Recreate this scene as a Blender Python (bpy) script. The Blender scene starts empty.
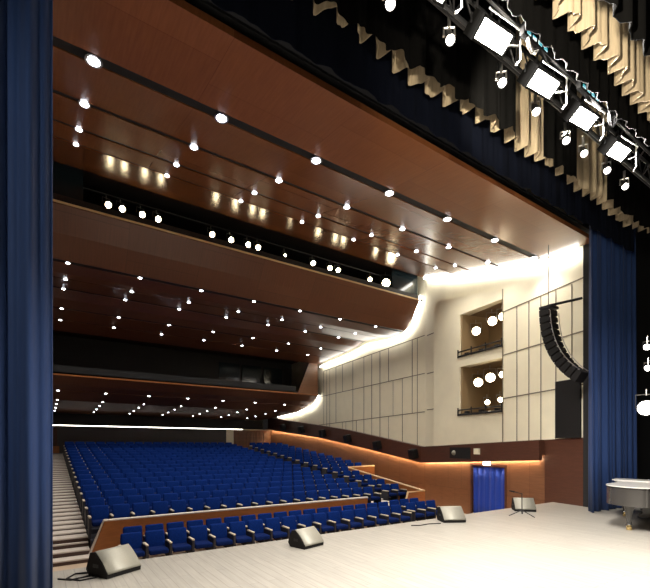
import bpy, bmesh, math, random
from mathutils import Vector, Matrix
random.seed(7)
S = bpy.context.scene
COL = S.collection
R = math.radians
CZ = 1.9            # eye height above the stage floor
F = 423.0
# ---------------------------------------------------------------- helpers
def ray(px):                       # plan ratio of a picture column, used only to space things measured along a known line
    t = (px - 325) / F
    return (.557 + .830 * t), (.830 - .557 * t)
def x_on(px, y):                   # X where the sight line of column px crosses the line Y = y
    a, b = ray(px); return a / b * y
ORD = ['zeroth','first','second','third','fourth','fifth','sixth','seventh','eighth','ninth','tenth','eleventh','twelfth','thirteenth',
       'fourteenth','fifteenth','sixteenth','seventeenth','eighteenth','nineteenth','twentieth']
def tag(o, label, cat, group=None, kind=None):
    o['label'] = label; o['category'] = cat
    if group: o['group'] = group
    if kind: o['kind'] = kind
    return o
def empty(name, loc=(0,0,0), rz=0, parent=None):
    o = bpy.data.objects.new(name, None); COL.objects.link(o)
    o.location = loc; o.rotation_euler = (0,0,rz); o.empty_display_size = .1
    if parent: o.parent = parent
    return o
class MB:
    def __init__(self): self.bm = bmesh.new(); self.mi = 0
    def _f(self, vs):
        try:
            f = self.bm.faces.new(vs); f.material_index = self.mi; return f
        except ValueError: return None
    def hexa(self, b, t):          # bottom loop, top loop (same count)
        vb = [self.bm.verts.new(p) for p in b]; vt = [self.bm.verts.new(p) for p in t]
        n = len(vb); self._f(vb[::-1]); self._f(vt)
        for i in range(n): self._f([vb[i], vb[(i+1)%n], vt[(i+1)%n], vt[i]])
        return self
    def box(self, x0,x1,y0,y1,z0,z1):
        return self.hexa([(x0,y0,z0),(x1,y0,z0),(x1,y1,z0),(x0,y1,z0)], [(x0,y0,z1),(x1,y0,z1),(x1,y1,z1),(x0,y1,z1)])
    def rbox(self, x0,x1,y0,y1,z0,z1, r=.02, seg=2, mat=None):
        t = bmesh.new()
        bmesh.ops.create_cube(t, size=1)
        for v in t.verts:
            v.co = Vector(((x0+x1)/2+v.co.x*(x1-x0), (y0+y1)/2+v.co.y*(y1-y0), (z0+z1)/2+v.co.z*(z1-z0)))
        bmesh.ops.bevel(t, geom=t.edges[:], offset=r, segments=seg, affect='EDGES', profile=.5)
        if mat is not None: bmesh.ops.transform(t, matrix=mat, verts=t.verts)
        self.merge(t); return self
    def merge(self, t):
        m = {v: self.bm.verts.new(v.co) for v in t.verts}
        for f in t.faces: self._f([m[v] for v in f.verts])
        t.free()
    def obox(self, c, half, mat3):  # oriented box
        c = Vector(c); P = []
        for sz in (-1,1):
            for sx, sy in ((-1,-1),(1,-1),(1,1),(-1,1)):
                P.append(c + mat3 @ Vector((sx*half[0], sy*half[1], sz*half[2])))
        return self.hexa(P[:4], P[4:])
    def tube(self, pts, r, n=8, r2=None):
        pts = [Vector(p) for p in pts]; rings = []
        for i, p in enumerate(pts):
            d = (pts[min(i+1,len(pts)-1)] - pts[max(i-1,0)]).normalized()
            u = d.orthogonal().normalized() if i == 0 else (pu - d*pu.dot(d)).normalized()
            pu = u; w = d.cross(u)
            rr = r if r2 is None else r + (r2-r)*i/(len(pts)-1)
            rings.append([self.bm.verts.new(p + (u*math.cos(2*math.pi*k/n)+w*math.sin(2*math.pi*k/n))*rr) for k in range(n)])
        for a, b in zip(rings, rings[1:]):
            for k in range(n): self._f([a[k], a[(k+1)%n], b[(k+1)%n], b[k]])
        self._f(rings[0][::-1]); self._f(rings[-1]); return self
    def lathe(self, prof, c=(0,0,0), n=20, mat=None):   # prof (r,z)
        rings = []
        for r, z in prof:
            ring = []
            for k in range(n):
                p = Vector((r*math.cos(2*math.pi*k/n), r*math.sin(2*math.pi*k/n), z))
                if mat is not None: p = mat @ p
                ring.append(self.bm.verts.new(p + Vector(c)))
            rings.append(ring)
        for a, b in zip(rings, rings[1:]):
            for k in range(n): self._f([a[k], a[(k+1)%n], b[(k+1)%n], b[k]])
        self._f(rings[0][::-1]); self._f(rings[-1]); return self
    def grid(self, fn, nu, nv):
        V = [[self.bm.verts.new(fn(i/nu, j/nv)) for j in range(nv+1)] for i in range(nu+1)]
        for i in range(nu):
            for j in range(nv): self._f([V[i][j], V[i+1][j], V[i+1][j+1], V[i][j+1]])
        return self
    def mesh(self, name, mats, smooth=False, angle=40):
        bmesh.ops.recalc_face_normals(self.bm, faces=self.bm.faces)
        me = bpy.data.meshes.new(name); self.bm.to_mesh(me); self.bm.free()
        for m in (mats if isinstance(mats, (list,tuple)) else [mats]): me.materials.append(m)
        if smooth:
            for p in me.polygons: p.use_smooth = True
            try: me.set_sharp_from_angle(angle=R(angle))
            except Exception: pass
        return me
    def build(self, name, mats, parent=None, smooth=False, angle=40):
        o = bpy.data.objects.new(name, self.mesh(name, mats, smooth, angle)); COL.objects.link(o)
        if parent: o.parent = parent
        return o
def struct(name, mb, mats, smooth=False):
    o = mb.build(name, mats, None, smooth); o['kind'] = 'structure'; return o
def part(name, me, parent, loc=None):
    o = bpy.data.objects.new(name, me); COL.objects.link(o); o.parent = parent
    if loc: o.location = loc
    return o
def copy_tree(o, parent=None):
    c = o.copy(); COL.objects.link(c)
    if parent: c.parent = parent
    for ch in list(o.children): copy_tree(ch, c)
    return c
def aim(frm, to):                  # rotation matrix whose -Z looks from frm to to
    d = (Vector(to)-Vector(frm)).normalized()
    return d.to_track_quat('-Z', 'Y').to_matrix()
# ---------------------------------------------------------------- materials
def nt(name):
    m = bpy.data.materials.new(name); m.use_nodes = True
    return m, m.node_tree, m.node_tree.nodes['Principled BSDF']
def plain(name, col, rough=.5, metal=0., noise=0., nscale=30, spec=.5, sheen=0., stretch=None, bump=0., coat=0.):
    m, t, b = nt(name)
    b.inputs['Base Color'].default_value = (*col, 1); b.inputs['Roughness'].default_value = rough
    b.inputs['Metallic'].default_value = metal; b.inputs['Specular IOR Level'].default_value = spec
    b.inputs['Sheen Weight'].default_value = sheen; b.inputs['Coat Weight'].default_value = coat
    if noise or bump:
        tc = t.nodes.new('ShaderNodeTexCoord'); mp = t.nodes.new('ShaderNodeMapping'); nz = t.nodes.new('ShaderNodeTexNoise')
        mp.inputs['Scale'].default_value = stretch or (1,1,1)
        nz.inputs['Scale'].default_value = nscale; nz.inputs['Detail'].default_value = 4
        t.links.new(tc.outputs['Object'], mp.inputs['Vector']); t.links.new(mp.outputs['Vector'], nz.inputs['Vector'])
        if noise:
            rp = t.nodes.new('ShaderNodeMapRange'); rp.inputs['From Min'].default_value = .3; rp.inputs['From Max'].default_value = .7
            rp.inputs['To Min'].default_value = 1-noise; rp.inputs['To Max'].default_value = 1+noise
            t.links.new(nz.outputs['Fac'], rp.inputs['Value'])
            mx = t.nodes.new('ShaderNodeVectorMath'); mx.operation = 'MULTIPLY'; mx.inputs[0].default_value = col
            t.links.new(rp.outputs['Result'], mx.inputs[1]); t.links.new(mx.outputs['Vector'], b.inputs['Base Color'])
        if bump:
            bp = t.nodes.new('ShaderNodeBump'); bp.inputs['Strength'].default_value = bump
            t.links.new(nz.outputs['Fac'], bp.inputs['Height']); t.links.new(bp.outputs['Normal'], b.inputs['Normal'])
    return m
def emit(name, col, k, sample=True):
    m, t, b = nt(name)
    b.inputs['Base Color'].default_value = (.8,.8,.8,1)
    b.inputs['Emission Color'].default_value = (*col,1); b.inputs['Emission Strength'].default_value = k
    if not sample: m.cycles.emission_sampling = 'NONE'
    return m
def boards(name, c1, c2, cm, w, l, rot=0., rough=.5, axes='xy', mortar=.01, spec=.5, noise=.12, bumpm=0.):
    m, t, b = nt(name)
    tc = t.nodes.new('ShaderNodeTexCoord'); sp = t.nodes.new('ShaderNodeSeparateXYZ'); cb = t.nodes.new('ShaderNodeCombineXYZ')
    t.links.new(tc.outputs['Object'], sp.inputs[0])
    idx = {'x':0,'y':1,'z':2}
    t.links.new(sp.outputs[idx[axes[0]]], cb.inputs[0]); t.links.new(sp.outputs[idx[axes[1]]], cb.inputs[1])
    br = t.nodes.new('ShaderNodeTexBrick'); br.inputs['Scale'].default_value = 1
    br.inputs['Brick Width'].default_value = l; br.inputs['Row Height'].default_value = w
    br.inputs['Mortar Size'].default_value = mortar; br.inputs['Mortar Smooth'].default_value = .1
    br.inputs['Color1'].default_value = (*c1,1); br.inputs['Color2'].default_value = (*c2,1); br.inputs['Mortar'].default_value = (*cm,1)
    t.links.new(cb.outputs[0], br.inputs['Vector'])
    nz = t.nodes.new('ShaderNodeTexNoise'); nz.inputs['Scale'].default_value = 3; nz.inputs['Detail'].default_value = 6
    mp = t.nodes.new('ShaderNodeMapping'); mp.inputs['Scale'].default_value = (.6, 9, 1)
    t.links.new(cb.outputs[0], mp.inputs['Vector']); t.links.new(mp.outputs['Vector'], nz.inputs['Vector'])
    rp = t.nodes.new('ShaderNodeMapRange'); rp.inputs['From Min'].default_value=.3; rp.inputs['From Max'].default_value=.7
    rp.inputs['To Min'].default_value=1-noise; rp.inputs['To Max'].default_value=1+noise
    t.links.new(nz.outputs['Fac'], rp.inputs['Value'])
    mx = t.nodes.new('ShaderNodeVectorMath'); mx.operation='MULTIPLY'
    t.links.new(br.outputs['Color'], mx.inputs[0]); t.links.new(rp.outputs['Result'], mx.inputs[1])
    t.links.new(mx.outputs['Vector'], b.inputs['Base Color'])
    b.inputs['Roughness'].default_value = rough; b.inputs['Specular IOR Level'].default_value = spec
    return m
M = {}
M['wood_ceiling'] = boards('lacquered ceiling wood', (.215,.076,.028),(.19,.066,.024),(.15,.05,.018), 2.4, 1.2, axes='yx', rough=.23, mortar=.006, spec=.42, noise=.10)
M['wood_fascia'] = boards('balcony fascia wood', (.145,.052,.023),(.13,.046,.02),(.10,.034,.014), 2.4, 1.2, axes='yx', rough=.32, mortar=.006, spec=.4, noise=.10)
M['wood_soft'] = boards('satin soffit wood', (.17,.062,.027),(.15,.054,.023),(.12,.04,.018), 2.4, 1.2, axes='yx', rough=.5, mortar=.006, spec=.25, noise=.10)
M['wood_wall'] = boards('warm wall wood', (.20,.088,.042),(.18,.078,.037),(.10,.042,.02), 3.0, .9, axes='yz', rough=.4, mortar=.006, noise=.15)
M['wood_dark'] = plain('dark wood', (.085,.032,.018), .42, noise=.15, nscale=3, stretch=(1,1,8))
M['wood_orange'] = plain('orange wood', (.33,.115,.032), .4, noise=.15, nscale=4, stretch=(1,1,6))
M['wood_light'] = plain('pale wood cap', (.72,.52,.28), .35)
M['cream1'] = boards('cream wall panels', (.66,.60,.46),(.62,.565,.43),(.24,.21,.15), .72, 1.75, axes='zy', rough=.6, mortar=.012, noise=.03)
M['cream2'] = plain('cream plaster', (.88,.82,.62), .6, noise=.03, nscale=2)
M['joint'] = plain('dark joint', (.20,.17,.12), .8)
M['black'] = plain('black surface', (.006,.006,.007), .7)
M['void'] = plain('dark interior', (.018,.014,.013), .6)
M['wood_grey'] = plain('dark grey rear wall', (.07,.062,.055), .6)
M['tealglass'] = plain('dark blue glass', (.012,.022,.028), .12, spec=.7)
M['stage'] = boards('stage boards', (.325,.30,.262),(.295,.275,.24),(.225,.21,.182), .14, 1.8, axes='yx', rough=.4, mortar=.006, noise=.12)
M['hall_floor'] = plain('hall floor', (.50,.38,.27), .5, noise=.08, nscale=2)
M['rake'] = plain('dark carpet', (.03,.03,.045), .9)
M['tread'] = plain('pale stair tread', (.62,.56,.50), .5)
M['riser'] = plain('dark riser', (.08,.045,.035), .6)
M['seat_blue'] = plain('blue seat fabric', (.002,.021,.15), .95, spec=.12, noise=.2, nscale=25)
M['seat_cush'] = plain('shaded blue cushion fabric', (.002,.012,.08), .95, spec=.12, noise=.2, nscale=25)  # seat blue darkened, shade on the cushions put into the colour
M['seat_dark'] = plain('black seat standard', (.012,.012,.02), .6)
M['seat_wood'] = plain('pale armrest cap', (.62,.55,.42), .3)
M['curtain_blue'] = plain('blue stage velvet', (.0035,.027,.115), .8, sheen=.08, noise=.1, nscale=6, stretch=(6,6,.4))
M['curtain_door'] = plain('bright blue curtain', (.001,.035,.34), .8, sheen=.05)
M['curtain_navy'] = plain('navy border cloth', (.0012,.0022,.0065), .95, spec=.1)
M['curtain_black'] = plain('black border cloth', (.0013,.0012,.0011), .95, spec=.08)
M['curtain_beige'] = plain('beige border cloth', (.36,.285,.185), .8, noise=.15, nscale=5, stretch=(8,8,.6))
M['metal_black'] = plain('black metal', (.015,.015,.016), .4, metal=.3)
M['metal_grey'] = plain('bare metal', (.55,.53,.5), .3, metal=.9)
M['grille'] = plain('speaker grille', (.30,.285,.235), .5, metal=.25, noise=.1, nscale=140, bump=.2)
M['cab_black'] = plain('black speaker cabinet', (.007,.006,.006), .7, spec=.3)
M['piano_black'] = plain('polished black lacquer', (.05,.046,.042), .22, coat=.6, spec=.6)
M['piano_lid'] = plain('lid with painted pale reflection', (.62,.60,.56), .25, coat=.5)  # white reflection on the dark lid put into the base colour
M['brass'] = plain('brass', (.8,.6,.28), .25, metal=1.)
M['lens_cool'] = emit('cool downlight lens', (.86,.9,1.), 26, sample=False)
M['lens_warm'] = emit('warm spot lens', (1.,.80,.48), 42)
M['lens_side'] = emit('wall slot lamp lens', (1.,.80,.52), 20)
M['lens_stage'] = emit('stage spot lens', (1.,.93,.85), 40)
M['flood'] = emit('flood panel', (1.,.93,.82), 50)
M['led_white'] = emit('white cove light', (1.,.97,.90), 15)
M['led_soft'] = emit('soft white cove light', (1.,.97,.90), 10)
M['led_back'] = emit('rear ledge light', (1.,.93,.85), 7)
M['led_warm'] = emit('warm cove light', (1.,.78,.50), 75)
M['led_cyan'] = emit('cyan indicator', (.0,.42,.55), .9)
M['sign'] = emit('lit sign face', (.95,1.,.92), 4)
# ---------------------------------------------------------------- plan
EDGE = 7.60; HALL = -1.05; XW = 16.0; YC = 14.8; YB = 32.0; XL = -1.6
def w2(s, off=0.):                 # angled side wall near the stage; off = distance into the hall
    return (XW-1.5*s - .9766*off, YC-6.8*s + .2154*off)
def s_at(px):
    a, b = ray(px); r = a/b; return (YC*r-XW)/(6.8*r-1.5)
def w2prism(mb, s0, s1, z0, z1, o0, o1):   # z0/z1 may be (left,right) pairs
    z0 = z0 if isinstance(z0, tuple) else (z0,z0); z1 = z1 if isinstance(z1, tuple) else (z1,z1)
    a, b, c, d = w2(s0,o0), w2(s1,o0), w2(s1,o1), w2(s0,o1)
    return mb.hexa([(*a,z0[0]),(*b,z0[1]),(*c,z0[1]),(*d,z0[0])], [(*a,z1[0]),(*b,z1[1]),(*c,z1[1]),(*d,z1[0])])
lerp = lambda a,b,t: a+(b-a)*t
def pl(P, y):
    for (y0,z0),(y1,z1) in zip(P, P[1:]):
        if y <= y1: return lerp(z0,z1,(y-y0)/(y1-y0))
    return P[-1][1]
LIP = [(14.8,1.05),(19.3,1.76),(24.5,2.5),(32.,3.25)]
CRM = [(14.8,1.86),(21.,2.9),(30.1,4.06),(32.,4.25)]
def rakez(y): return -.61 + .125*(y-13.2)
# floors
struct('floor', MB().box(-6,19,-5,EDGE,-.12,0), M['stage'])
struct('wall_stage_front', MB().box(-6,14.42,EDGE-.1,EDGE-.02,HALL,-.121), M['wood_dark'])
struct('floor', MB().box(XL,XW+.3,EDGE-.02,34.,HALL-.15,HALL), M['hall_floor'])
ROW0, PITCH, NR = 13.2, .97, 17
sdrop = lambda k: max(0, .22*(1-k/6))
rk = MB()
for k in range(NR):
    y0 = ROW0-.42+PITCH*k; y1 = y0+PITCH; z = -.61+.121*k
    rk.box(1.10,11.38,y0,y1,HALL+.001,z)
    x1 = 13.96 if y0 < 18.2 else XW-.02
    rk.box(12.62,x1,y0,y1,HALL+.001,z-sdrop(k))
ytop = ROW0-.42+PITCH*NR
rk.box(XL+.02,XW-.02,ytop,YB,HALL+.001,-.61+.121*NR)
struct('floor', rk, M['rake'])
ZTOP = -.61+.121*NR
# stairs
def staircase(x0, x1, label):
    t = empty('staircase', ((x0+x1)/2, 12.25, HALL)); tag(t, label, 'stairs', 'aisle stairs')
    n = 0; y = 12.25; zs = [(-.93,.4),(-.80,.4),(-.68,.13)]
    steps = []
    for z, d in zs: steps.append((y, y+d, z)); y += d
    while y < ytop-.01:
        steps.append((y, min(y+PITCH/2,ytop), -.61+.121*((y+.01-(ROW0-.42))/PITCH) + .0)); y += PITCH/2
    cx = (x0+x1)/2
    for (a, b, z) in steps:
        m = MB(); hw = (x1-x0)/2; m.mi = 1
        m.box(-hw,hw,a-12.25,b-12.25,0,z-HALL-.035); m.mi = 0
        m.box(-hw,hw,a-12.25-.015,b-12.25-.015,z-HALL-.034,z-HALL)
        m.build('step', [M['tread'],M['riser']], t)
staircase(-.75,1.06,'pale-treaded aisle stairs climbing beside the blue stage curtain, left of the main seating')
staircase(11.47,12.60,'pale-treaded aisle stairs between the main seating block and the side block by the wall')
struct('wall_left', MB().box(XL-.2,XL,EDGE,34,HALL,11.5), M['wood_dark'])
struct('floor', MB().box(XL+.001,-.77,12.3,ytop,HALL+.001,rakez(13)).box(XL+.001,-.77,13.3,ytop,rakez(13)+.001,.2), M['wood_dark'])
# ---------------------------------------------------------------- right wall, rear part (X = 16)
def ywall(mb, P0, P1, x0, x1, ys):     # prism between two profile lines in the YZ plane
    for a, b in zip(ys, ys[1:]):
        f0 = P0 if callable(P0) else (lambda y, P=P0: pl(P,y)); f1 = P1 if callable(P1) else (lambda y, P=P1: pl(P,y))
        mb.hexa([(x0,a,f0(a)),(x1,a,f0(a)),(x1,b,f0(b)),(x0,b,f0(b))], [(x0,a,f1(a)),(x1,a,f1(a)),(x1,b,f1(b)),(x0,b,f1(b))])
YS = [14.8,16,17.5,19.3,21,22.7,24.5,27,30.1,32]
m = MB(); ywall(m, lambda y: HALL, lambda y: pl(LIP,y)+.2, XW, XW+.3, YS); struct('wall_right', m, M['wood_wall'])
m = MB(); ywall(m, LIP, CRM, XW-.28, XW-.13, YS); ywall(m, lambda y: pl(LIP,y)+.2, CRM, XW-.13, XW-.001, YS); struct('wall_right_band', m, M['wood_dark'])
m = MB(); ywall(m, CRM, lambda y: 11.6, XW, XW+.3, YS+[34.]); struct('wall_right_upper', m, M['cream2'])
m = MB(); ywall(m, lambda y: pl(LIP,y)+.03, lambda y: pl(LIP,y)+.07, XW-.11, XW-.06, YS)
tag(m.build('cove_light', M['led_warm']), 'warm strip light tucked under the dark band along the raked side wall', 'light strip', 'warm strips under the wall band')
# joints of the cream wall
def zl(a, b): return lambda y: lerp(a, b, (y-14.8)/17.2)
lines = [zl(7.46,6.6), zl(5.55,5.1), zl(3.62,3.15)]
jm = MB()
def joint_y(mb, fz, y0, y1):
    n = 12
    for i in range(n):
        a, b = lerp(y0,y1,i/n), lerp(y0,y1,(i+1)/n)
        mb.hexa([(XW-.012,a,fz(a)-.018),(XW+.001,a,fz(a)-.018),(XW+.001,b,fz(b)-.018),(XW-.012,b,fz(b)-.018)],
                [(XW-.012,a,fz(a)+.018),(XW+.001,a,fz(a)+.018),(XW+.001,b,fz(b)+.018),(XW-.012,b,fz(b)+.018)])
joint_y(jm, lines[0], 14.85, 24); joint_y(jm, lines[1], 14.85, 24.5); joint_y(jm, lines[2], 14.85, 25.5)
rr = random.Random(3)
def vj(y, z0, z1, w=.014): jm.box(XW-.012,XW+.001,y-w,y+w,z0,z1)
y = 15.35
while y < 24:
    for i, (lo, hi) in enumerate([(lambda y: pl(CRM,y), lines[2]), (lines[2], lines[1]), (lines[1], lines[0])]):
        if rr.random() < .72: vj(y, lo(y), hi(y), .010 + .010*rr.random())
    y += rr.choice([.36,.36,.72,.72])
jo = struct('trim_1', jm, M['joint'])
# ---------------------------------------------------------------- right wall, angled part by the stage
sP, sQ, sR, sE = s_at(440), s_at(503), s_at(545), 1.22
sO = s_at(464)
ZT = 11.2
dn0, dn1 = s_at(472), s_at(505)
def lipz(s): return lerp(1.05, 1.40, s/1.01)
def crz(s): return lerp(1.86, 2.13, s/1.08)
m = MB(); w2prism(m, 0, dn0, HALL, (lipz(0)+.2, lipz(dn0)+.2), 0, -.3)
w2prism(m, dn0, dn1, 1.05, (lipz(dn0)+.2, lipz(dn1)+.2), 0, -.3)
w2prism(m, dn1, sR, HALL, (lipz(dn1)+.2, lipz(sR)+.2), 0, -.3)
struct('wall_side', m, M['wood_wall'])
m = MB(); w2prism(m, sR, sE, HALL, (crz(sR),crz(sE)), .02, -.3); struct('wall_side_dark', m, M['wood_dark'])
m = MB(); w2prism(m, -.02, sR, (lipz(0),lipz(sR)), (crz(0),crz(sR)), .28, .13); w2prism(m, -.02, sR, (lipz(0)+.2,lipz(sR)+.2), (crz(0),crz(sR)), .13, .001); struct('wall_side_band', m, M['wood_dark'])
m = MB(); w2prism(m, 0, sR-.03, (lipz(0)+.03,lipz(sR)+.03), (lipz(0)+.07,lipz(sR)+.07), .11, .06)
tag(m.build('cove_light', M['led_warm']), 'warm strip light under the dark band above the blue doorway curtain', 'light strip', 'warm strips under the wall band')
m = MB()                                # cream wall around the lamp openings
w2prism(m, 0, sO, (crz(0),crz(sO)), ZT, 0, -.25)
w2prism(m, sQ, sE, (crz(sQ),crz(sE)), ZT, 0, -.25)
w2prism(m, sO, sQ, (crz(sO),crz(sQ)), 3.25, 0, -.25)
w2prism(m, sO, sQ, 5.34, 5.80, 0, -.25)
w2prism(m, sO, sQ, 7.62, ZT, 0, -.25)
struct('wall_side_upper', m, M['cream2'])
m = MB()                                # projecting wedge-shaped lighting tower face
def tower(z0, z1, s0, s1):
    oL = lambda s: .34*(1-(s-sP)/(sQ-sP))+.02
    z0 = z0 if isinstance(z0,tuple) else (z0,z0); z1 = z1 if isinstance(z1,tuple) else (z1,z1)
    a,b,c,d = w2(s0,oL(s0)), w2(s1,oL(s1)), w2(s1,.001), w2(s0,.001)
    m.hexa([(*a,z0[0]),(*b,z0[1]),(*c,z0[1]),(*d,z0[0])], [(*a,z1[0]),(*b,z1[1]),(*c,z1[1]),(*d,z1[0])])
def ztop(s): return lerp(8.72, 8.0, (s-sP)/(sQ-sP))
ns = 7; e = .07
for i in range(ns):                     # rounded shoulder
    a = sP+e*(1-math.cos(i/ns*math.pi/2)); b = sP+e*(1-math.cos((i+1)/ns*math.pi/2))
    ra = .5*(1-math.sin(i/ns*math.pi/2)); rb = .5*(1-math.sin((i+1)/ns*math.pi/2))
    tower((crz(a),crz(b)), (ztop(a)-ra, ztop(b)-rb), a, b)
tower((crz(sP+e),crz(sO)), (ztop(sP+e),ztop(sO)), sP+e, sO)
tower((crz(sO),crz(sQ)), 3.25, sO, sQ); tower(5.34, 5.80, sO, sQ); tower(7.62, (ztop(sO),ztop(sQ)), sO, sQ)
struct('wall_side_tower', m, M['cream2'])
m = MB()                                # joints
def wj(s0, s1, z0, z1, h=.02):          # slightly sloped line
    n = 4
    for i in range(n):
        a,b = lerp(s0,s1,i/n), lerp(s0,s1,(i+1)/n)
        w2prism(m, a, b, (lerp(z0,z1,i/n)-h, lerp(z0,z1,(i+1)/n)-h), (lerp(z0,z1,i/n)+h, lerp(z0,z1,(i+1)/n)+h), .014, -.002)
for z in (3.74,5.42,7.1): wj(sQ+.003, sE, z, z+.1)
for z in (3.7,5.5,7.4): wj(.02, sP-.01, z, z)
for px in (517,529,541,556,572): s_ = s_at(px); w2prism(m, s_-.0022, s_+.0022, crz(s_), 7.1+.1*(s_-sQ), .014, -.002)
w2prism(m, sQ-.002, sQ+.002, crz(sQ), 8.0, .034, -.002)
w2prism(m, sP-.012, sP-.002, crz(sP), 8.2, .02, -.002)
struct('trim_2', m, M['joint'])
# openings with lamps inside
def lamp_bay(z0, z1, name):
    m = MB(); D = -1.3
    w2prism(m, sO-.02, sQ+.02, z0-.06, z0, -.26, D); w2prism(m, sO-.02, sQ+.02, z1, z1+.06, -.26, D)
    w2prism(m, sO, sO+.012, z0, z1, .17, D); w2prism(m, sQ, sQ+.03, z0-.06, z1+.06, -.26, D)
    w2prism(m, sO-.03, sQ+.03, z0-.06, z1+.06, D, D-.08)
    struct(name, m, M['bay'])
M['bay'] = plain('brown lamp bay lining', (.34,.24,.13), .4)
lamp_bay(5.80, 7.62, 'wall_bay'); lamp_bay(3.25, 5.34, 'wall_bay')
def bay_rail(z, where):
    a = w2(sO-.015,.24); b = w2(sQ,.07); t = empty('lamp_rail', (*a,z))
    tag(t, 'black pipe rail along the '+where, 'rail')
    q = Vector((b[0]-a[0], b[1]-a[1], 0))
    MB().tube([(0,0,0), q], .045).tube([(0,0,.20), q+Vector((0,0,.20))], .03).build('pipe', M['metal_black'], t, True)
    for f in (0,.33,.66,1): MB().tube([q*f+Vector((0,0,-.05)), q*f+Vector((0,0,.30))], .03).build('bracket', M['metal_black'], t, True)
    n_ = Vector((.9766,-.2154,0))
    for f in (.1,.45,.8): MB().rbox(-.09,.09,-.09,.09,-.1,.16,.02).build('lamp_base', M['metal_black'], t).location = q*f+n_*.28
bay_rail(5.62+.18, 'sill of the upper wall opening'); bay_rail(3.12+.14, 'sill of the lower wall opening')
def spot(loc, target, r, lens, label, cat='spotlight', group=None, name='spotlight', L=.36, yoke=True, mbody=None):
    t = empty(name, loc); tag(t, label, cat, group)
    A = aim(loc, target)
    body = MB(); body.lathe([(r*.55,L),(r*.8,L*.92),(r*.95,L*.55),(r*1.12,L*.1),(r*1.18,-.05),(r*1.06,-.05),(r*1.03,.0)], n=16, mat=A)
    body.build('housing', mbody or M['metal_black'], t, True)
    MB().lathe([(r,-.012),(r*.7,-.03),(r*.2,-.038)], n=16, mat=A).build('lens', lens, t, True)
    if yoke:
        y = MB(); X = A @ Vector((1,0,0)); X.z = 0; X.normalize(); c = A @ Vector((0,0,L*.4)); w = r*1.3
        y.tube([c-X*w, c-X*w+Vector((0,0,r*2)), c+X*w+Vector((0,0,r*2)), c+X*w], .014, 6)
        y.tube([c+Vector((0,0,r*2-.03)), c+Vector((0,0,r*2+.14))], .02, 6)
        y.build('yoke', M['metal_grey'], t, True)
    return t
bays = [(471,6.85,.17,'upper wall opening, alone at its left side'),(487,7.02,.17,'upper wall opening, middle of three'),(497,7.05,.15,'upper wall opening, right end'),
        (473,4.62,.18,'lower wall opening, left end of its upper row'),(485,4.72,.18,'lower wall opening, middle of its upper row'),(497,4.74,.13,'lower wall opening, right end of its upper row'),
        (482,3.72,.10,'lower wall opening, left of the two near the sill'),(495,3.75,.10,'lower wall opening, right of the two near the sill')]
for px, z, r, w in bays:
    p = w2(s_at(px), -.28)
    spot((*p,z), (5,1,2.5), r, M['lens_side'], 'glowing theatre spotlight in the '+w, group='lamps in the wall openings', name='bay_spotlight', yoke=True)
# doorway
m = MB(); w2prism(m, dn0-.012, dn0, HALL, 1.12, .03, -.2); w2prism(m, dn1, dn1+.012, HALL, 1.12, .03, -.2); w2prism(m, dn0-.012, dn1+.012, 1.10, 1.18, .03, -.2)
struct('door_1', m, M['wood_dark'])
def wavy(p0, p1, z0, z1, amp, n, lam, hem=None, seed=1, nz=4):
    p0 = Vector(p0); p1 = Vector(p1); L = (p1-p0).length; d = (p1-p0)/L; nr = Vector((-d.y, d.x)); r_ = random.Random(seed)
    ph = [r_.uniform(0,6.28) for _ in range(4)]
    def off(u):
        x = u*L
        a = math.sin(2*math.pi*x/lam + 1.1*math.sin(x*1.7+ph[0]) + ph[3])
        return amp*(.75*a + .3*math.sin(2*math.pi*x/(lam*.43)+ph[1]) + .35*math.sin(x*.9+ph[2]))
    def fn(u, v):
        z = lerp(z0, z1, v)
        if hem and v == 0: z += hem(u*L, off(u))
        q = p0 + d*(u*L) + nr*off(u)*(1.1-.35*v)
        return Vector((q.x, q.y, z))
    return MB().grid(fn, n, nz)
def cloth(name, mb, mat, label, cat, group=None, th=.012):
    o = mb.build(name, mat, None, True, 80); tag(o, label, cat, group)
    md = o.modifiers.new('thickness','SOLIDIFY'); md.thickness = th
    return o
cloth('doorway_curtain', wavy(w2(dn0,-.05), w2(dn1,-.05), HALL+.02, 1.10, .035, 60, .30, seed=4), M['curtain_door'],
      'bright blue curtain hanging in the side wall doorway beside the stage', 'curtain')
ps = w2((dn0+dn1)/2, .0)
m = MB(); w2prism(m, .595, .645, 1.12, 1.28, .10, .031)
so = m.build('exit_sign', M['sign']); tag(so, 'small glowing white sign box over the blue doorway curtain', 'sign')
# items on the dark band
m = MB(); w2prism(m, s_at(480.5), s_at(485.5), 1.56, 1.80, .36, .281); o = m.build('wall_speaker', M['cream2']); tag(o, 'tiny white box fixed on the dark band above the doorway curtain', 'wall box')
p = w2(s_at(459.5), .31)
nrm = Matrix(((0,0,-.9766),(0,0,.2154),(0,1,0)))
A = aim((0,0,0), (.9766,-.2154,0))
o = MB().lathe([(.02,.09),(.07,.07),(.10,.03),(.11,-.03)], c=(*p,1.60), n=16, mat=A).build('security_camera', M['grille'], None, True); tag(o, 'small round grey dome camera on the dark band, left of the white box', 'camera')
m = MB(); w2prism(m, s_at(455), s_at(476), 1.36, 1.84, .295, .281); struct('trim_3', m, M['black'])
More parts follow.
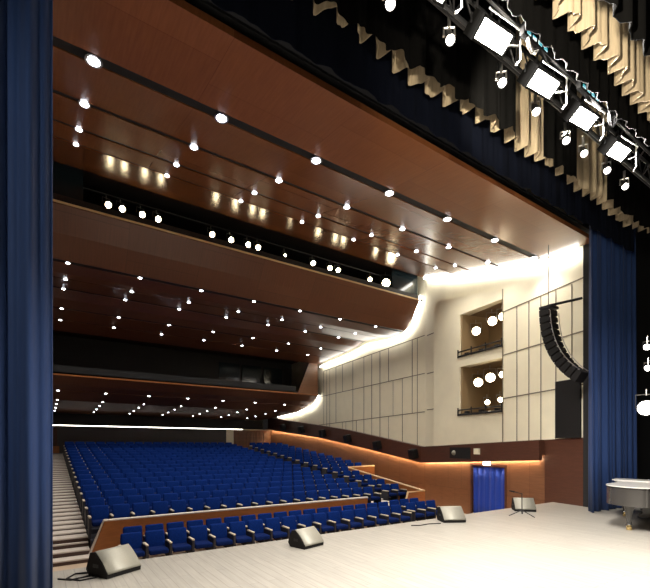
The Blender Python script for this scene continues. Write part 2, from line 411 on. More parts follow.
# surround speakers on the raked band
wh = ['nearest the stage corner','second from the stage corner','third from the stage corner','third from the rear corner','second from the rear corner','nearest the rear corner']
for k in range(6):
    yy = 15.15+2.75*k; z = pl(LIP,yy)+.42
    t = empty('surround_speaker', (XW-.28,yy,z)); tag(t, 'black box loudspeaker on the dark wall band, '+wh[k], 'loudspeaker', 'side wall loudspeakers')
    mt = Matrix.Rotation(R(-14),4,'Y')
    MB().rbox(-.40,-.06,-.19,.19,-.19,.27,.02,2,mt).build('cabinet', M['cab_black'], t, True)
    MB().obox(mt@Vector((-.405,0,.04)), (.006,.16,.19), mt.to_3x3()).build('grille', M['metal_black'], t)
    MB().box(-.10,0,-.05,.05,-.06,.06).build('bracket', M['metal_black'], t)
# dark grille panel beside the proscenium and proscenium edge
m = MB(); w2prism(m, s_at(557), 1.21, 2.16, 4.05, .09, .022)
o = m.build('subwoofer_panel', M['cab_black']); tag(o, 'tall dark grille box on the wall below the curved hanging speakers', 'loudspeaker')
struct('wall_proscenium', MB().box(14.10,19,6.32,6.5,0.0,14), M['black'])
# ---------------------------------------------------------------- ceiling
XR = XW-.34
def strip(prof, x0, x1, th=.12, extra=None):
    m = MB()
    for (a, za), (b, zb) in zip(prof, prof[1:]):
        m.hexa([(x0,a,za),(x1(a),a,za),(x1(b),b,zb),(x0,b,zb)], [(x0,a,za+th),(x1(a),a,za+th),(x1(b),b,zb+th),(x0,b,zb+th)])
    return m
def xr(y):                              # ceiling edge follows the wall at a gap
    if y >= YC: return XR
    s = (YC-y)/6.8; return XW-1.5*s-.34
CEIL = [(6.0,8.0),(7.92,8.27),(9.7,8.75),(11.2,9.17),(12.2,9.42),(14.8,10.3)]
SL = [7.92,9.7,11.2,12.2]; GW = [.14,.085,.065,.055]
cuts = [6.0]+[v for y,g in zip(SL,GW) for v in (y-g,y+g)]+[14.8]
for i in range(0, len(cuts), 2):
    a, b = cuts[i], cuts[i+1]
    pr = [(a,pl(CEIL,a))]+[(y,z) for y,z in CEIL if a<y<b]+[(b,pl(CEIL,b))]
    struct('ceiling', strip(pr, XL, xr), M['wood_ceiling'])
for y_, g_ in zip(SL, GW): struct('trim_slot', MB().hexa([(XL,y_-g_,pl(CEIL,y_-g_)+.02),(xr(y_),y_-g_,pl(CEIL,y_-g_)+.02),(xr(y_),y_+g_,pl(CEIL,y_+g_)+.02),(XL,y_+g_,pl(CEIL,y_+g_)+.02)],[(XL,y_-g_,pl(CEIL,y_-g_)+.2),(xr(y_),y_-g_,pl(CEIL,y_-g_)+.2),(xr(y_),y_+g_,pl(CEIL,y_+g_)+.2),(XL,y_+g_,pl(CEIL,y_+g_)+.2)]), M['black'])
struct('ceiling', strip([(y,z+.26) for y,z in CEIL], XL, lambda y: xr(y)+.55, .05), M['black'])
SOF = [(14.9,9.12),(15.35,8.45),(15.9,7.86),(17.0,7.81),(18.9,7.97),(19.35,7.99),(20.0,7.82),(21.2,7.69),(24.2,7.48)]
SOF3 = [(24.2,5.32),(24.8,4.96),(25.6,4.72),(27.0,4.38),(30.3,4.22),(33.4,4.1)]
SL2 = [16.05,17.7,19.2,21.0,22.5]; GW2 = [.10,.035,.10,.07,.04]
cuts = [14.9]+[v for y,g in zip(SL2,GW2) for v in (y-g,y+g)]+[24.2]
for i in range(0, len(cuts), 2):
    a, b = cuts[i], cuts[i+1]
    pr = [(a,pl(SOF,a))]+[(y,z) for y,z in SOF if a<y<b]+[(b,pl(SOF,b))]
    struct('ceiling', strip(pr, XL, xr, .10), M['wood_fascia'])
for y_, g_ in zip(SL2, GW2): struct('trim_slot', MB().hexa([(XL,y_-g_,pl(SOF,y_-g_)+.01),(XR,y_-g_,pl(SOF,y_-g_)+.01),(XR,y_+g_,pl(SOF,y_+g_)+.01),(XL,y_+g_,pl(SOF,y_+g_)+.01)],[(XL,y_-g_,pl(SOF,y_)+.12),(XR,y_-g_,pl(SOF,y_)+.12),(XR,y_+g_,pl(SOF,y_)+.12),(XL,y_+g_,pl(SOF,y_)+.12)]), M['black'])
struct('trim_slot', MB().box(XL,XR,25.45,25.55,pl(SOF3,25.5)+.02,pl(SOF3,25.5)+.1), M['black'])
struct('ceiling', strip([(y,z+.22) for y,z in SOF[1:]], XL, lambda y: XR, .05), M['black'])
SL3 = [25.5]; cuts = [24.2,25.45,25.55,33.4]
for i in (0,2):
    a, b = cuts[i], cuts[i+1]
    pr = [(a,pl(SOF3,a))]+[(y,z) for y,z in SOF3 if a<y<b]+[(b,pl(SOF3,b))]
    struct('ceiling', strip(pr, XL, xr, .08), M['wood_soft'])
struct('ceiling', strip([(y,z+.14) for y,z in SOF3[2:4]], XL, lambda y: XR, .03), M['black'])
# pale lip lines along the balcony fronts
struct('trim_4', MB().box(XL,XR,14.86,14.9,9.15,9.205), M['wood_light'])
struct('trim_5', MB().box(XL,XR,24.16,24.2,5.33,5.40), M['wood_orange'])
# upper balcony interior
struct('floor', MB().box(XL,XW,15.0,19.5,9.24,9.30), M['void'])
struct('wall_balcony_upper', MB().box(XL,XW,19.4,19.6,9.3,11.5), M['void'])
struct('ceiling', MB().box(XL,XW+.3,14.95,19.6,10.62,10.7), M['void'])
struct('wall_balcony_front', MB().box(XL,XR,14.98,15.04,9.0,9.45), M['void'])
struct('window_1', MB().box(14.0,15.7,15.06,15.10,9.46,10.6), M['tealglass'])
struct('window_2', MB().box(.25,1.1,15.3,15.36,9.46,10.6), M['tealglass'])
# lower balcony interior
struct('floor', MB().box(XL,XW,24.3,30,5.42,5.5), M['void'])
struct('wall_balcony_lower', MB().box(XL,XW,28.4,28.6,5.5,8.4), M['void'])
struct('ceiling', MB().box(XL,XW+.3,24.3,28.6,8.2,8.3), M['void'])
m = MB()
for xa in (10.2,11.9,13.6): m.box(xa,xa+1.5,28.34,28.398,6.2,7.7)
struct('window_3', m, M['tealglass'])
struct('wall_balcony_rail', MB().box(XL,14.0,24.3,24.36,5.4,5.85), M['black'])
m = MB(); m.hexa([(14.1,24.22,5.42),(15.66,24.22,5.42),(15.66,24.34,5.42),(14.1,24.34,5.42)], [(15.0,24.22,7.55),(15.66,24.22,7.55),(15.66,24.34,7.55),(15.0,24.34,7.55)])
struct('wall_balcony_side', m, M['wood_wall'])
# back wall
struct('wall_back', MB().box(XL,12.1,YB,YB+.15,ZTOP-.1,3.18), M['void2'] if 'void2' in M else M['wood_grey'] if 'wood_grey' in M else M['rake'])
struct('trim_6', MB().box(XL,XW,YB-.18,YB+1.0,3.19,3.25), M['cream2'])
o = MB().box(XL+1,13.4,YB-.19,YB-.181,3.20,3.245).build('ledge_light', M['led_back']); tag(o, 'thin white light line along the ledge of the rear wall', 'light strip')
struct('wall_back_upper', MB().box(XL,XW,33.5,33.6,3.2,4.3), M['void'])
struct('wall_back_corner', MB().box(12.1,12.7,YB-.05,YB+.1,ZTOP,3.18), M['cream2'])
m = MB().box(12.7,XW,YB-.02,YB+.1,ZTOP,3.18)
for k in range(9): m.box(12.9+.3*k,13.0+.3*k,YB-.08,YB-.021,ZTOP,3.0)
struct('wall_back_slats', m, M['wood_wall'])
struct('door_2', MB().box(-.1,.85,YB-.06,YB-.001,ZTOP,3.05), M['wood_dark'])
struct('baseboard_back', MB().box(-.15,.95,YB-.5,YB-.45,ZTOP,ZTOP+.45), M['wood_orange'])
# ---------------------------------------------------------------- cove lights
def cove(pts, label, w=.05, mt='led_soft'):
    m = MB(); m.tube(pts, w, 6)
    o = m.build('cove_light', M[mt], None, True); tag(o, label, 'light strip', 'white cove lights along the side wall')
def c2(y, z):
    s = (YC-y)/6.8; p = w2(s, .20); return (p[0], p[1], z)
cove([c2(6.6,7.98),c2(7.9,8.2),c2(9.7,8.70),c2(11.2,9.12),c2(12.25,9.40),c2(13.6,9.88),c2(14.6,10.22)], 'white cove light curving along the main ceiling edge above the lamp openings', .07, 'led_white')
cove([(XW-.2,14.95,9.45),(XW-.2,15.2,8.80),(XW-.2,15.55,8.05),(XW-.2,16.3,7.72),(XW-.2,17.4,7.66),(XW-.2,18.6,7.74),(XW-.2,19.2,7.78),(XW-.2,20.2,7.60),(XW-.2,21.8,7.45),(XW-.2,24.1,7.30)], 'white cove light curving down along the underside of the upper balcony', .07)
cove([(XW-.2,24.3,5.35),(XW-.2,24.8,4.85),(XW-.2,25.6,4.6),(XW-.2,27.2,4.36),(XW-.2,30.3,4.22)], 'white cove light running from the lower balcony down to the rear corner', .06)
# ---------------------------------------------------------------- downlights
ring_me = MB().lathe([(.075,.0),(.09,-.012),(.09,-.02),(.065,-.02),(.06,.0)], n=16).mesh('trim_ring', M['metal_grey'], True)
lens_me = MB().lathe([(.058,-.002),(.056,-.024),(.04,-.036),(.012,-.04)], n=16).mesh('lens', M['lens_cool'], True)
can_me = MB().lathe([(.06,.0),(.06,.015),(.05,.018)], n=12).mesh('housing', M['metal_black'], True)
def downlight(loc, label, group, sc=1., power=0):
    t = empty('downlight', loc); t.scale = (sc,)*3; tag(t, label, 'downlight', group)
    part('housing', can_me, t); part('trim_ring', ring_me, t); part('lens', lens_me, t)
    if power:
        l = bpy.data.lights.new('downlight_beam','SPOT'); l.energy = power; l.spot_size = R(130); l.spot_blend = .8; l.shadow_soft_size = .05; l.color = (1.,.93,.84)
        lo = bpy.data.objects.new('downlight_beam', l); COL.objects.link(lo); lo.parent = t; lo.location = (0,0,-.08)
XS = [.72+2.18*k for k in range(7)]
rowname = ['in the ceiling slot nearest the stage','in the second ceiling slot from the stage','in the third ceiling slot from the stage','in the rearmost main ceiling slot']
for i, y in enumerate(SL):
    for k, x in enumerate(XS):
        if x > xr(y)-.2: continue
        downlight((x,y,pl(CEIL,y)+.0), f'bright downlight {rowname[i]}, {ORD[k+1]} from blue curtain', 'main ceiling downlights', [1.5,1.25,1.0,.9][i], 165)
rn2 = ['front','second','third','fourth','rear']
for i, y in enumerate(SL2):
    for k, x in enumerate(XS):
        downlight((x,y,pl(SOF,y)-.0), f'downlight under upper balcony, {rn2[i]} row, {ORD[k+1]} from blue stage curtain', 'upper balcony soffit downlights', 1.0, 135 if i%2==0 else 0)
for i, y in enumerate([25.5,26.9,28.5,30.2,31.8]):
    for k, x in enumerate(XS):
        downlight((x,y,pl(SOF3,y)-.0), f'downlight under low rear balcony, {rn2[i]} row, {ORD[k+1]} from blue stage curtain', 'rear balcony soffit downlights', .85 if i else 1.1, 40 if i in (0,2) else 0)
# ---------------------------------------------------------------- front of house spots
foh = [108,122,142,158,212,231,248,258,285,313,330,338,370,386]
for k, px in enumerate(foh):
    big = px == 386
    z = 9.82 if not big else 9.86
    spot((x_on(px,15.5),15.5,z), (6,1.5,1.5), .19 if big else (.095 if px not in (285,) else .05), M['lens_warm'],
         ('large glaring spotlight at the right end of the upper balcony opening' if big else f'round warm spotlight in the dark upper balcony opening, {ORD[k+1]} from the stage curtain'),
         group='spotlights in the upper balcony opening', name='balcony_spotlight', L=.4)
o = MB().tube([(1.,15.62,10.2),(14.5,15.62,10.2)], .03).build('lighting_bar', M['metal_black'], None, True); tag(o, 'black pipe across the upper balcony opening holding the warm spotlights', 'pipe')
# ---------------------------------------------------------------- seats
SP = .543
def seat_proto():
    t = empty('auditorium_seat')
    b = bmesh.new()
    m = MB()
    tilt = Matrix.Translation((0,.20,.42)) @ Matrix.Rotation(R(-12),4,'X')
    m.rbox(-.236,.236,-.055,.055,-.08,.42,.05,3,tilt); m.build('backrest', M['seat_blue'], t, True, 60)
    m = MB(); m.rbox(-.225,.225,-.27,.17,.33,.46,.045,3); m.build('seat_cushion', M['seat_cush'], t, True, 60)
    p = MB(); p.hexa([(-.305,-.24,.002),(-.245,-.24,.002),(-.245,.14,.002),(-.305,.14,.002)], [(-.305,-.24,.56),(-.245,-.24,.56),(-.245,.24,.56),(-.305,.24,.56)])
    p.build('pedestal', M['seat_dark'], t)
    p = MB(); p.rbox(-.308,-.242,-.24,.14,.562,.60,.012,2); p.build('armrest', M['seat_wood'], t, True)
    return t
proto = seat_proto()
end_p = bpy.data.meshes['pedestal']; end_a = bpy.data.meshes['armrest']
seats = []
def add(x, y, z, label, group, last=False): seats.append((x,y,z,label,group,last))
for j, (yy, off) in enumerate([(10.95,0),(11.83,.18)]):
    n = 17
    for k in range(n):
        add(1.55+off+.548*(k+.5), yy, HALL, f'blue seat in the {"very front" if j==0 else "second"} row by the stage, {ORD[k+1]} from its left end', 'seats in the two front rows on the flat floor', k==n-1)
for j in range(2):
    for k in range(3):
        add(11.25+.548*(k+.5), 11.15+.88*j, HALL, f'blue seat in short group by side wall, {["front","rear"][j]} row, {ORD[k+1]} from the aisle', 'short seat group near the side wall', k==2)
for r_ in range(NR):
    for k in range(19):
        add(1.10+SP*(k+.5), ROW0+PITCH*r_, -.61+.121*r_, f'blue seat in main block, {ORD[r_+1]} row behind orange parapet, {ORD[k+1]} from left stairs', 'seats of the main raked block', k==18)
for r_ in range(1, NR):
    yy = ROW0+PITCH*r_; n = 2 if yy < 18.5 else 5
    for k in range(n):
        add(12.72+.56*(k+.5), yy, -.61+.121*r_ - sdrop(r_), f'blue seat in side wall block, {ORD[r_]} row from the stage, {ORD[k+1]} from aisle', 'seats of the side block by the wall', k==n-1)
seats.sort(key=lambda s: s[0]*.557+s[1]*.83)
first = True
for i, (x,y,z,lb,gp,last) in enumerate(seats[:300]):
    if first: t = proto; first = False
    else: t = copy_tree(proto)
    t.location = (x,y,z); tag(t, lb, 'seat', gp)
    if last:
        part('pedestal', end_p, t, (SP+.004,0,0)); part('armrest', end_a, t, (SP+.004,0,0))
rest = bmesh.new(); mats = [M['seat_blue'],M['seat_dark'],M['seat_wood'],M['seat_cush']]
src = [(c.data, {'backrest':0,'seat_cushion':3,'pedestal':1,'armrest':2}[c.name.split('.')[0]]) for c in proto.children]
src = [s for s in src]
V=[];FC=[];MI=[]
seen=set()
for (x,y,z,_,_,last) in seats[300:]:
    for me, mi in src:
        b0 = len(V); V += [(v.co.x+x, v.co.y+y, v.co.z+z) for v in me.vertices]
        for p in me.polygons: FC.append([b0+q for q in p.vertices]); MI.append(mi)
me = bpy.data.meshes.new('distant_seats'); me.from_pydata(V,[],FC); me.polygons.foreach_set('material_index', MI)
for q in mats: me.materials.append(q)
me.update(); o = bpy.data.objects.new('distant_seats', me); COL.objects.link(o)
tag(o, 'distant blue auditorium seats filling the last rows below the rear wall', 'seats', 'distant seats of the last rows', 'stuff')
# ---------------------------------------------------------------- parapets
t = empty('parapet', (1.4,12.66,HALL)); tag(t, 'long orange wood parapet behind the two front rows of seats', 'parapet')
X0, X1 = 0, 9.05; hz = .94
m = MB(); m.hexa([(-.35,-.04,0),(X1,-.04,0),(X1,.04,0),(-.35,.04,0)], [(X0,-.04,hz),(X1,-.04,hz),(X1,.04,hz),(X0,.04,hz)]); m.build('panel', M['wood_orange'], t)
m = MB(); m.tube([(-.37,0,.02),(-.02,0,hz+.01),(X1+.02,0,hz+.02)], .045, 6); m.build('cap', M['tread'], t, True)
# side parapet round the ramp
t = empty('parapet', (14.02,13.04,HALL)); tag(t, 'angled wood parapet with pale cap round the ramp by the side wall', 'parapet')
def wall_seg(m, a, b, th=.04):
    a = Vector(a); b = Vector(b); d = Vector((b.x-a.x,b.y-a.y,0)).normalized(); n = Vector((-d.y,d.x,0))*th
    ba = Vector((a.x,a.y,0.01)); bb = Vector((b.x,b.y,0.01))
    m.hexa([ba-n,bb-n,bb+n,ba+n],[a-n,b-n,b+n,a+n])
za, zb = -.10-HALL, .70-HALL
m = MB(); wall_seg(m,(0,0,za),(0,5.6,zb)); m.build('panel', M['wood_orange'], t)
m = MB(); wall_seg(m,(0,5.6,zb),(1.9,5.6,zb+.04)); m.build('panel', M['wood_orange'], t)
m = MB(); m.hexa([(-1.3,-.04,0.01),(0,-.04,0.01),(0,.04,0.01),(-1.3,.04,0.01)],[(-1.0,-.04,za),(0,-.04,za),(0,.04,za),(-1.0,.04,za)]); m.build('panel', M['wood_orange'], t)
MB().tube([(-1.32,0,.06),(-1.0,0,za+.02),(0,0,za+.02),(0,5.6,zb+.02),(1.9,5.6,zb+.06)], .05, 6).build('cap', M['wood_light'], t, True)
# ---------------------------------------------------------------- stage curtains and borders
cloth('stage_curtain', wavy((-3.4,5.85), (.12,5.95), .02, 13, .10, 260, .36, seed=11, nz=6), M['curtain_blue'], 'tall blue velvet stage curtain gathered at the left edge of the proscenium', 'curtain', 'blue stage curtains')
cloth('stage_curtain', wavy((12.9,5.84), (16.0,5.80), .02, 9.2, .12, 260, .40, seed=21, nz=6), M['curtain_blue'], 'tall blue velvet stage curtain gathered at the right, behind the piano', 'curtain', 'blue stage curtains')
cloth('stage_border', wavy((-2,5.48), (15,5.48), 7.80, 13.89, .018, 500, .42, seed=5, hem=lambda x,o: .03*math.sin(x*9)), M['curtain_navy'], 'long navy border cloth hanging in front of the ceiling edge', 'curtain')
def hem1(x, o): return -.10*abs(math.sin(x*math.pi/.42)) + .05*math.sin(x*2.3)
cloth('stage_border', wavy((-2,5.10), (15,5.10), 8.28, 13.89, .12, 700, .42, seed=8, hem=hem1, nz=12), M['curtain_beige'], 'beige gathered border with scalloped hem above the navy one', 'curtain')
for k, (a, b, w) in enumerate([(-2,7.45,'at the left of the beige folds'),(8.45,9.8,'between the two lit beige gaps'),(11.2,15,'above the right stage curtain')]):
    cloth('black_border', wavy((a,4.62), (b,4.62), 7.76, 13.89, .05, int(60*(b-a)), .40, seed=31+k, hem=lambda x,o: .05*math.sin(x*11)), M['curtain_black'], 'black masking border hanging over the stage, '+w, 'curtain', 'black masking borders')
cloth('stage_border', wavy((1.,2.42), (15,2.42), 6.64, 13.89, .10, 700, .30, seed=9, nz=8), M['curtain_beige'], 'deeply pleated beige border with zigzag hem, nearest, lit from the flood row', 'curtain')
cloth('black_border', wavy((3,1.75), (15,1.75), 5.95, 13.89, .04, 300, .34, seed=41), M['curtain_black'], 'black masking border in the top right corner above the pleated beige cloth', 'curtain', 'black masking borders')
cloth('black_border', wavy((1.,2.66), (15,2.66), 6.60, 13.89, .03, 500, .30, seed=19), M['curtain_black'], 'black masking border directly behind the pleated beige border, above the truss', 'curtain', 'black masking borders')
struct('wall_stage_side', MB().box(19,19.2,-5,6.2,0,14), M['black'])
struct('ceiling', MB().box(-6,19,-5,6.2,13.9,14), M['black'])
struct('wall_stage_rear', MB().box(-6,19,-5.2,-5,0,14), M['black'])
struct('wall_stage_left', MB().box(-6.2,-6,-5,6.2,0,14), M['black'])
struct('wall_proscenium', MB().box(-6,-1.7,6.0,6.2,-.12,14), M['black'])
# ---------------------------------------------------------------- stage lights
def truss(y, z, x0, x1, label):
    t = empty('lighting_truss', (x0,y,z)); tag(t, label, 'truss')
    L = x1-x0; h = .16
    for dy, dz in ((-h,-h),(h,-h),(-h,h),(h,h)): MB().tube([(0,dy,dz),(L,dy,dz)], .025, 6).build('chord', M['metal_black'], t, True)
    m = MB(); n = int(L/.4)
    for i in range(n):
        a, b = L*i/n, L*(i+1)/n
        for dy in (-h,h):
            m.tube([(a,dy,-h),((a+b)/2,dy,h),(b,dy,-h)], .012, 5)
        m.tube([(a,-h,-h),(b,h,-h)], .012, 5)
    m.build('bracing', M['metal_black'], t, True)
    for q in (.1,.5,.9): MB().tube([(L*q,0,h),(L*q,0,13.9-z)], .008, 5).build('suspension_cable', M['metal_black'], t)
    return t
tr = truss(3.02, 6.98, 1.5, 13.5, 'black lighting truss carrying the flood panels above the stage')
def flood(px, y, z, label, w):
    x = x_on(px, y); t = empty('flood_light', (x,y,z)); tag(t, label, 'floodlight', 'flood panels over the stage')
    A = (Matrix.Rotation(R(-8),3,'Y') @ Matrix.Rotation(R(-34),3,'X'))
    MB().obox(A@Vector((0,0,.085)), (.30,.115,.07), A).build('housing', M['curtain_black'], t)
    MB().obox((0,0,0), (.27,.09,.012), A).build('panel', M['flood'], t)
    for sx in (-1,1): MB().obox(A@Vector((sx*.285,0,0)), (.012,.115,.03), A).build('frame', M['curtain_black'], t)
    for sy in (-1,1): MB().obox(A@Vector((0,sy*.105,0)), (.30,.012,.03), A).build('frame', M['curtain_black'], t)
    X = A@Vector((1,0,0)); m = MB(); wd = .33; c = A@Vector((0,0,.08))
    m.tube([c-X*wd, c-X*wd+Vector((0,0,.10)), c+X*wd+Vector((0,0,.10)), c+X*wd], .012, 6); m.build('yoke', M['metal_black'], t, True)
    MB().tube([c+Vector((0,0,.10)), Vector((0,0,.33))], .02, 6).build('clamp', M['metal_black'], t)
    b0 = A@Vector((.36,-.12,-.02)); b1 = A@Vector((-.3,-.17,-.05)); b2 = A@Vector((.3,-.17,-.05))
    MB().tube([b0+Vector((.03,0,.12)), b0+Vector((.03,0,-.26)), b0+Vector((-.08,.0,-.38))], .010, 6).build('hook_arm', M['metal_grey'], t, True)
    MB().tube([b1, b2, b0+Vector((.03,0,.02))], .010, 6).build('guard_rod', M['metal_grey'], t, True)
    MB().tube([b0+Vector((.03,0,-.10)), b0+Vector((-.24,0,-.24))], .009, 6).build('brace_rod', M['metal_grey'], t, True)
    l = bpy.data.lights.new('flood_beam','AREA'); l.shape='RECTANGLE'; l.size=.5; l.size_y=.22; l.energy=w; l.color=(1,.95,.88)
    lo = bpy.data.objects.new('flood_beam', l); COL.objects.link(lo); lo.parent=t; lo.matrix_local = A.to_4x4(); lo.location = A@Vector((0,0,-.035))
flood(429,3.0,6.67,'flood panel at the top edge of the photo, first in the row under the truss', 420)
flood(493,3.0,6.67,'bright rectangular flood panel under the truss, second of the row, beside the top edge one', 480)
flood(543,3.0,6.63,'bright rectangular flood panel under the truss, third of the row', 680)
flood(583,3.0,6.64,'bright rectangular flood panel under the truss, fourth of the row', 680)
flood(618,3.0,6.60,'bright rectangular flood panel under the truss, farthest of the row', 380)
sp = [(390,3,3.3,'at the top edge beside the black border'),(450,39,3.3,'left of the nearest flood panel'),(502,82,3.3,'below the nearest flood panel'),(536,111,3.3,'below the second flood panel'),
      (566,140,3.3,'left below the third flood panel'),(584,153,3.3,'right below the third flood panel'),(607,170,3.3,'below the farthest flood panel'),(625,186,3.3,'lowest, above the right blue curtain')]
for px, py, y, w in sp:
    a, b = ray(px); d = y/b; z = CZ+(446-py)/F*d; x = a*d
    spot((x,y,z), (x*.45,.6,1.2), .048, M['lens_stage'], 'small white stage spotlight '+w, group='small stage spotlights', name='stage_spotlight', L=.24)
m = MB()
for x0,z0 in ((3.0,6.95),): m.tube([(1.6,3.3,z0),(13.3,3.3,z0)], .028, 8)
o = m.build('lighting_bar', M['metal_black'], None, True); tag(o, 'long black pipe above the stage holding the small spotlights', 'pipe')
def beam(frm, to, w, size, name='spot_beam'):
    l = bpy.data.lights.new(name,'SPOT'); l.energy=w; l.spot_size=R(size); l.spot_blend=.7; l.shadow_soft_size=.05; l.color=(1,.9,.72)
    o = bpy.data.objects.new(name,l); COL.objects.link(o); o.location=frm; o.rotation_euler=(Vector(to)-Vector(frm)).to_track_quat('-Z','Y').to_euler()
for pxa, pxb, w in ((500,537,3600),(566,600,4600)):
    beam((x_on(pxa,3.3),3.32,6.62), (x_on(pxb,5.0),5.0,9.3), w, 46)
beam((x_on(560,1.2),1.3,4.9), (x_on(600,2.3),2.3,7.0), 1500, 80)  # added unseen spot without fixture, extra light on the pleated beige border
beam((-3.6,1.6,5.5), (-.4,5.8,3.2), 620, 95)  # added unseen spot at stage left, brightens the left blue curtain
# dark driver boxes with cyan indicators on the truss
for k,(px,w) in enumerate([(537,'nearer'),(590,'farther')]):
    t = empty('control_box', (x_on(px,2.80),2.80,6.74)); tag(t, 'long dark box with cyan indicator lights on the truss, the '+w+' of two', 'control box', 'dark boxes on the truss')
    MB().rbox(-.32,.32,-.03,.03,-.07,.07,.01).build('case', M['curtain_black'], t, True)
    for q in range(4): MB().box(-.26+.12*q,-.19+.12*q,-.036,-.030,-.045,-.005).build('indicator', M['led_cyan'], t)
# hanging bare cable loops
for k,(px,w) in enumerate([(530,'left'),(610,'right')]):
    x = x_on(px,2.82); pts = []
    for i in range(25):
        a = i/24*2*math.pi*2; pts.append((x+.13*math.cos(a)+.03*i/24, 2.80+.02*math.sin(a*1.3), 6.75+.16*math.sin(a)))
    o = MB().tube(pts,.012,5).build('cable_loop', M['metal_grey'] if k==0 else M['metal_black'], None, True); tag(o, f'coiled cable hanging from the truss, {w} of the two', 'cable')
# side light tower
t = empty('side_light_tower', (x_on(655,4.9),4.9,0)); tag(t, 'dark vertical lamp stand at the right edge beside the blue curtain', 'light stand')
MB().tube([(0,0,.03),(0,0,5.2)], .03, 8).build('pole', M['metal_black'], t, True)
MB().lathe([(.35,0),(.35,.02),(.06,.05)], n=20).build('base', M['metal_black'], t, True)
for px, py, r, w in [(647,347,.075,'top'),(648,368,.075,'middle'),(646,408,.19,'large bottom')]:
    a, b = ray(px); d = 4.8/b; p = (a*d, 4.8, CZ+(446-py)/F*d)
    spot(p, (2,1.5,2.), r, M['lens_stage'], f'{w} glaring lamp on the stand at the right edge', group='side stand lamps', name='side_spotlight', L=.3)
# ---------------------------------------------------------------- line array
t = empty('line_array', (13.10,7.05,6.12)); tag(t, 'curved black column of hanging loudspeakers in front of the cream wall', 'loudspeaker')
p = Vector((0,0,0)); n = 12
rig = MB(); pr = None
for i in range(n):
    th = R(2+50*(i/(n-1))**1.25); A = Matrix.Rotation(-th,3,'X')
    d = A @ Vector((0,0,-1)); c = p + d*.105
    if d.y > 0: A = Matrix.Rotation(th,3,'X'); d = A @ Vector((0,0,-1)); c = p+d*.105
    m = MB(); ax = A@Vector((1,0,0)); ay = A@Vector((0,1,0)); az = A@Vector((0,0,1))
    def P(x,y,z): return c+ax*x+ay*y+az*z
    m.hexa([P(-.24,-.15,-.075),P(.24,-.15,-.075),P(.24,.17,-.097),P(-.24,.17,-.097)],[P(-.24,-.15,.075),P(.24,-.15,.075),P(.24,.17,.097),P(-.24,.17,.097)])
    cb = m.build('cabinet', M['cab_black'], t)
    g = MB(); g.hexa([P(-.22,.172,-.085),P(.22,.172,-.085),P(.22,.18,-.085),P(-.22,.18,-.085)],[P(-.22,.172,.085),P(.22,.172,.085),P(.22,.18,.085),P(-.22,.18,.085)]); g.build('grille', M['metal_black'], cb)
    q = P(-.245,-.18,0); q2 = P(.245,-.18,0)
    if pr: rig.tube([pr[0],q],.014,5); rig.tube([pr[1],q2],.014,5)
    rig.tube([P(-.245,-.15,.05),q],.012,5); pr = (q,q2)
    p = p + d*.212
rig.build('rigging', M['metal_grey'], t, True)
MB().box(-.22,.22,-.2,.18,.02,.10).build('bumper', M['metal_black'], t)
MB().tube([(0,0,.08),(0,0,2.05)],.012,5).build('cable', M['metal_black'], t)
o = MB().tube([(13.10,7.0,6.26),(14.12,6.55,6.55)],.04,8).build('rigging_bar', M['metal_black'], None, True); tag(o, 'black steel bar running from the hanging loudspeakers to the proscenium', 'bar')
# ---------------------------------------------------------------- stage monitors
def wedge(px, py, rz, label, sc=1.):
    a, b = ray(px); d = F*CZ/(py-446)
    t = empty('stage_monitor', (a*d,b*d,0), rz); t.scale=(sc,sc,sc*.92); tag(t, label, 'monitor speaker', 'floor monitor wedges')
    w = .31                           # profile in YZ, grille faces -Y and up
    prof = [(-.26,.0),(.20,.0),(.27,.10),(.16,.40),(.04,.42),(-.27,.10)]
    m = MB(); m.hexa([(-w,y,z) for y,z in prof], [(w,y,z) for y,z in prof]); o = m.build('cabinet', M['cab_black'], t)
    bv = o.modifiers.new('edge','BEVEL'); bv.width=.012; bv.segments=2
    g = MB(); n = 10
    def fn(u,v):
        bow = math.sin(v*math.pi)*.022
        return Vector((lerp(-w+.012,w-.012,u), lerp(-.285,.035,v)-bow*.7, lerp(.085,.437,v)+bow*.7))
    g.grid(fn,2,n); g.build('grille', M['grille'], t, True).modifiers.new('th','SOLIDIFY').thickness=.01
    MB().rbox(-w-.004,-w+.0,-.06,.08,.16,.22,.002,1).build('handle', M['metal_black'], t)
    MB().box(-w+.02,w-.02,-.24,-.16,-.0,.006).build('foot', M['metal_black'], t)
    return t
wedge(114,572,R(28),'grey-grilled stage monitor by the left end of the front seat row',.92)
wedge(306,545.5,R(14),'grey-grilled stage monitor in front of the middle of the front seat row',.84)
wedge(451,521,R(-28),'grey-grilled stage monitor near short seat group, left of blue doorway curtain',.93)
wedge(523.5,510.5,R(-46),'grey-grilled stage monitor behind the low microphone stand',.93)
def cable(pts, label):
    o = MB().tube([(x,y,.012) for x,y in pts], .012, 6).build('floor_cable', M['cab_black'], None, True); tag(o, label, 'cable')
cable([(.75,6.9),(.45,6.85),(.30,7.05),(.42,7.25),(.62,7.2),(.60,7.02),(.35,6.95),(.2,7.1)], 'black cable looped on the floor beside the left end monitor')
cable([(8.1,7.0),(7.8,7.12),(7.5,7.1),(7.3,7.2)], 'short black cable trailing left from the monitor by the short seat group')
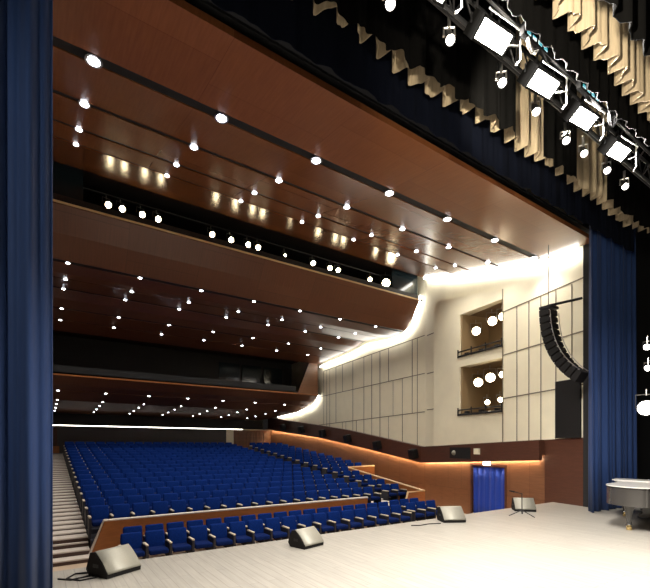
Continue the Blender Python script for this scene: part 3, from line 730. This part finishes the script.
# microphone stand
a, b = ray(522); d = F*CZ/(516-446); t = empty('microphone_stand', (a*d,b*d,0)); tag(t, 'low black microphone stand with tripod legs in front of a monitor', 'microphone stand')
MB().tube([(0,0,.06),(0,0,.62)],.013,8).build('pole', M['metal_black'], t, True)
for k in range(3):
    an = 2*math.pi*k/3+.5; MB().tube([(0,0,.16),(.36*math.cos(an),.36*math.sin(an),.014)],.012,6).build('leg', M['metal_black'], t, True)
MB().tube([(0,0,.60),(-.20,.10,.66)],.010,6).build('boom', M['metal_black'], t, True)
MB().tube([(-.20,.10,.66),(-.32,.16,.69)],.02,8).build('microphone', M['cab_black'], t, True)
# ---------------------------------------------------------------- grand piano (tail towards -X, keyboard at +X)
t = empty('grand_piano', (10.74,3.66,0)); tag(t, 'black grand piano with closed shiny lid at the right edge of the stage', 'piano')
out = [(0.10,.06),(0.35,.0),(2.35,.0),(2.72,.0),(2.72,1.48),(2.35,1.48),(2.05,1.44),(1.75,1.30),(1.45,1.12),(1.10,1.02),(.70,1.0),(.35,.93),(.12,.72),(.02,.42),(.03,.18)]
def plate(pts, z0, z1): return MB().hexa([(x,y,z0) for x,y in pts],[(x,y,z1) for x,y in pts])
def smoothed(pts):
    n=len(pts); r_=[]
    for i in range(n):
        p0,p1,p2,p3=[Vector(pts[(i+q-1)%n]) for q in range(4)]
        for k in range(3):
            u=k/3
            if 1<=i<=4: v=p1.lerp(p2,u)
            else: v=.5*((2*p1)+(-p0+p2)*u+(2*p0-5*p1+4*p2-p3)*u*u+(-p0+3*p1-3*p2+p3)*u**3)
            r_.append((v.x,v.y))
    return r_
so = smoothed(out)
plate(so,.56,.965).build('case', M['piano_black'], t, True)
cx, cy = 1.3,.65
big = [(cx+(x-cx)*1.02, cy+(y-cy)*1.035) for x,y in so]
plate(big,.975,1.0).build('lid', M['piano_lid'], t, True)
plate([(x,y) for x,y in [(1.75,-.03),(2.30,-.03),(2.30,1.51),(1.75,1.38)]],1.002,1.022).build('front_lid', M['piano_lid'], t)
plate([(2.30,0.02),(2.70,0.02),(2.70,1.46),(2.30,1.46)],.50,.56).build('keybed', M['piano_black'], t)
for lx, ly in ((.30,.45),(2.38,.16),(2.38,1.32)):
    m = MB(); m.lathe([(.075,.12),(.055,.14),(.05,.2),(.07,.40),(.10,.52),(.10,.559)], c=(lx,ly,0), n=16); lg = m.build('leg', M['piano_black'], t, True)
    MB().lathe([(.04,.119),(.04,.09),(.055,.075),(.055,.005),(.03,.0)], c=(lx,ly,0), n=16).build('caster', M['brass'], lg, True)
m = MB(); m.box(2.15,2.22,.66,.84,.14,.56); m.box(2.12,2.25,.58,.92,.06,.14); m.build('pedal_lyre', M['piano_black'], t)
m = MB()
for k in range(3): m.rbox(2.25,2.42,.64+.09*k,.69+.09*k,.07,.09,.006,1)
m.build('pedal', M['brass'], t)
# ---------------------------------------------------------------- world, camera
w = bpy.data.worlds.new('World'); S.world = w; w.use_nodes = True
w.node_tree.nodes['Background'].inputs[0].default_value = (.5,.45,.42,1); w.node_tree.nodes['Background'].inputs[1].default_value = .02
cd = bpy.data.cameras.new('Camera'); cam = bpy.data.objects.new('Camera', cd); COL.objects.link(cam)
cam.location = (0,0,CZ); fwd = Vector((.557,.830,0)); cam.rotation_euler = fwd.to_track_quat('-Z','Y').to_euler()
cd.sensor_fit='HORIZONTAL'; cd.sensor_width=36; cd.lens=F/650*36; cd.shift_y=(446-294)/650; cd.clip_start=.05; cd.clip_end=200
S.camera = cam
S.view_settings.view_transform='Standard'; S.view_settings.look='None'; S.view_settings.exposure=0; S.view_settings.gamma=1; S.view_settings.use_curve_mapping=False
S.cycles.use_denoising=True; S.cycles.max_bounces=6; S.cycles.diffuse_bounces=3; S.cycles.glossy_bounces=3; S.cycles.sample_clamp_indirect=6
S.cycles.use_light_tree=True
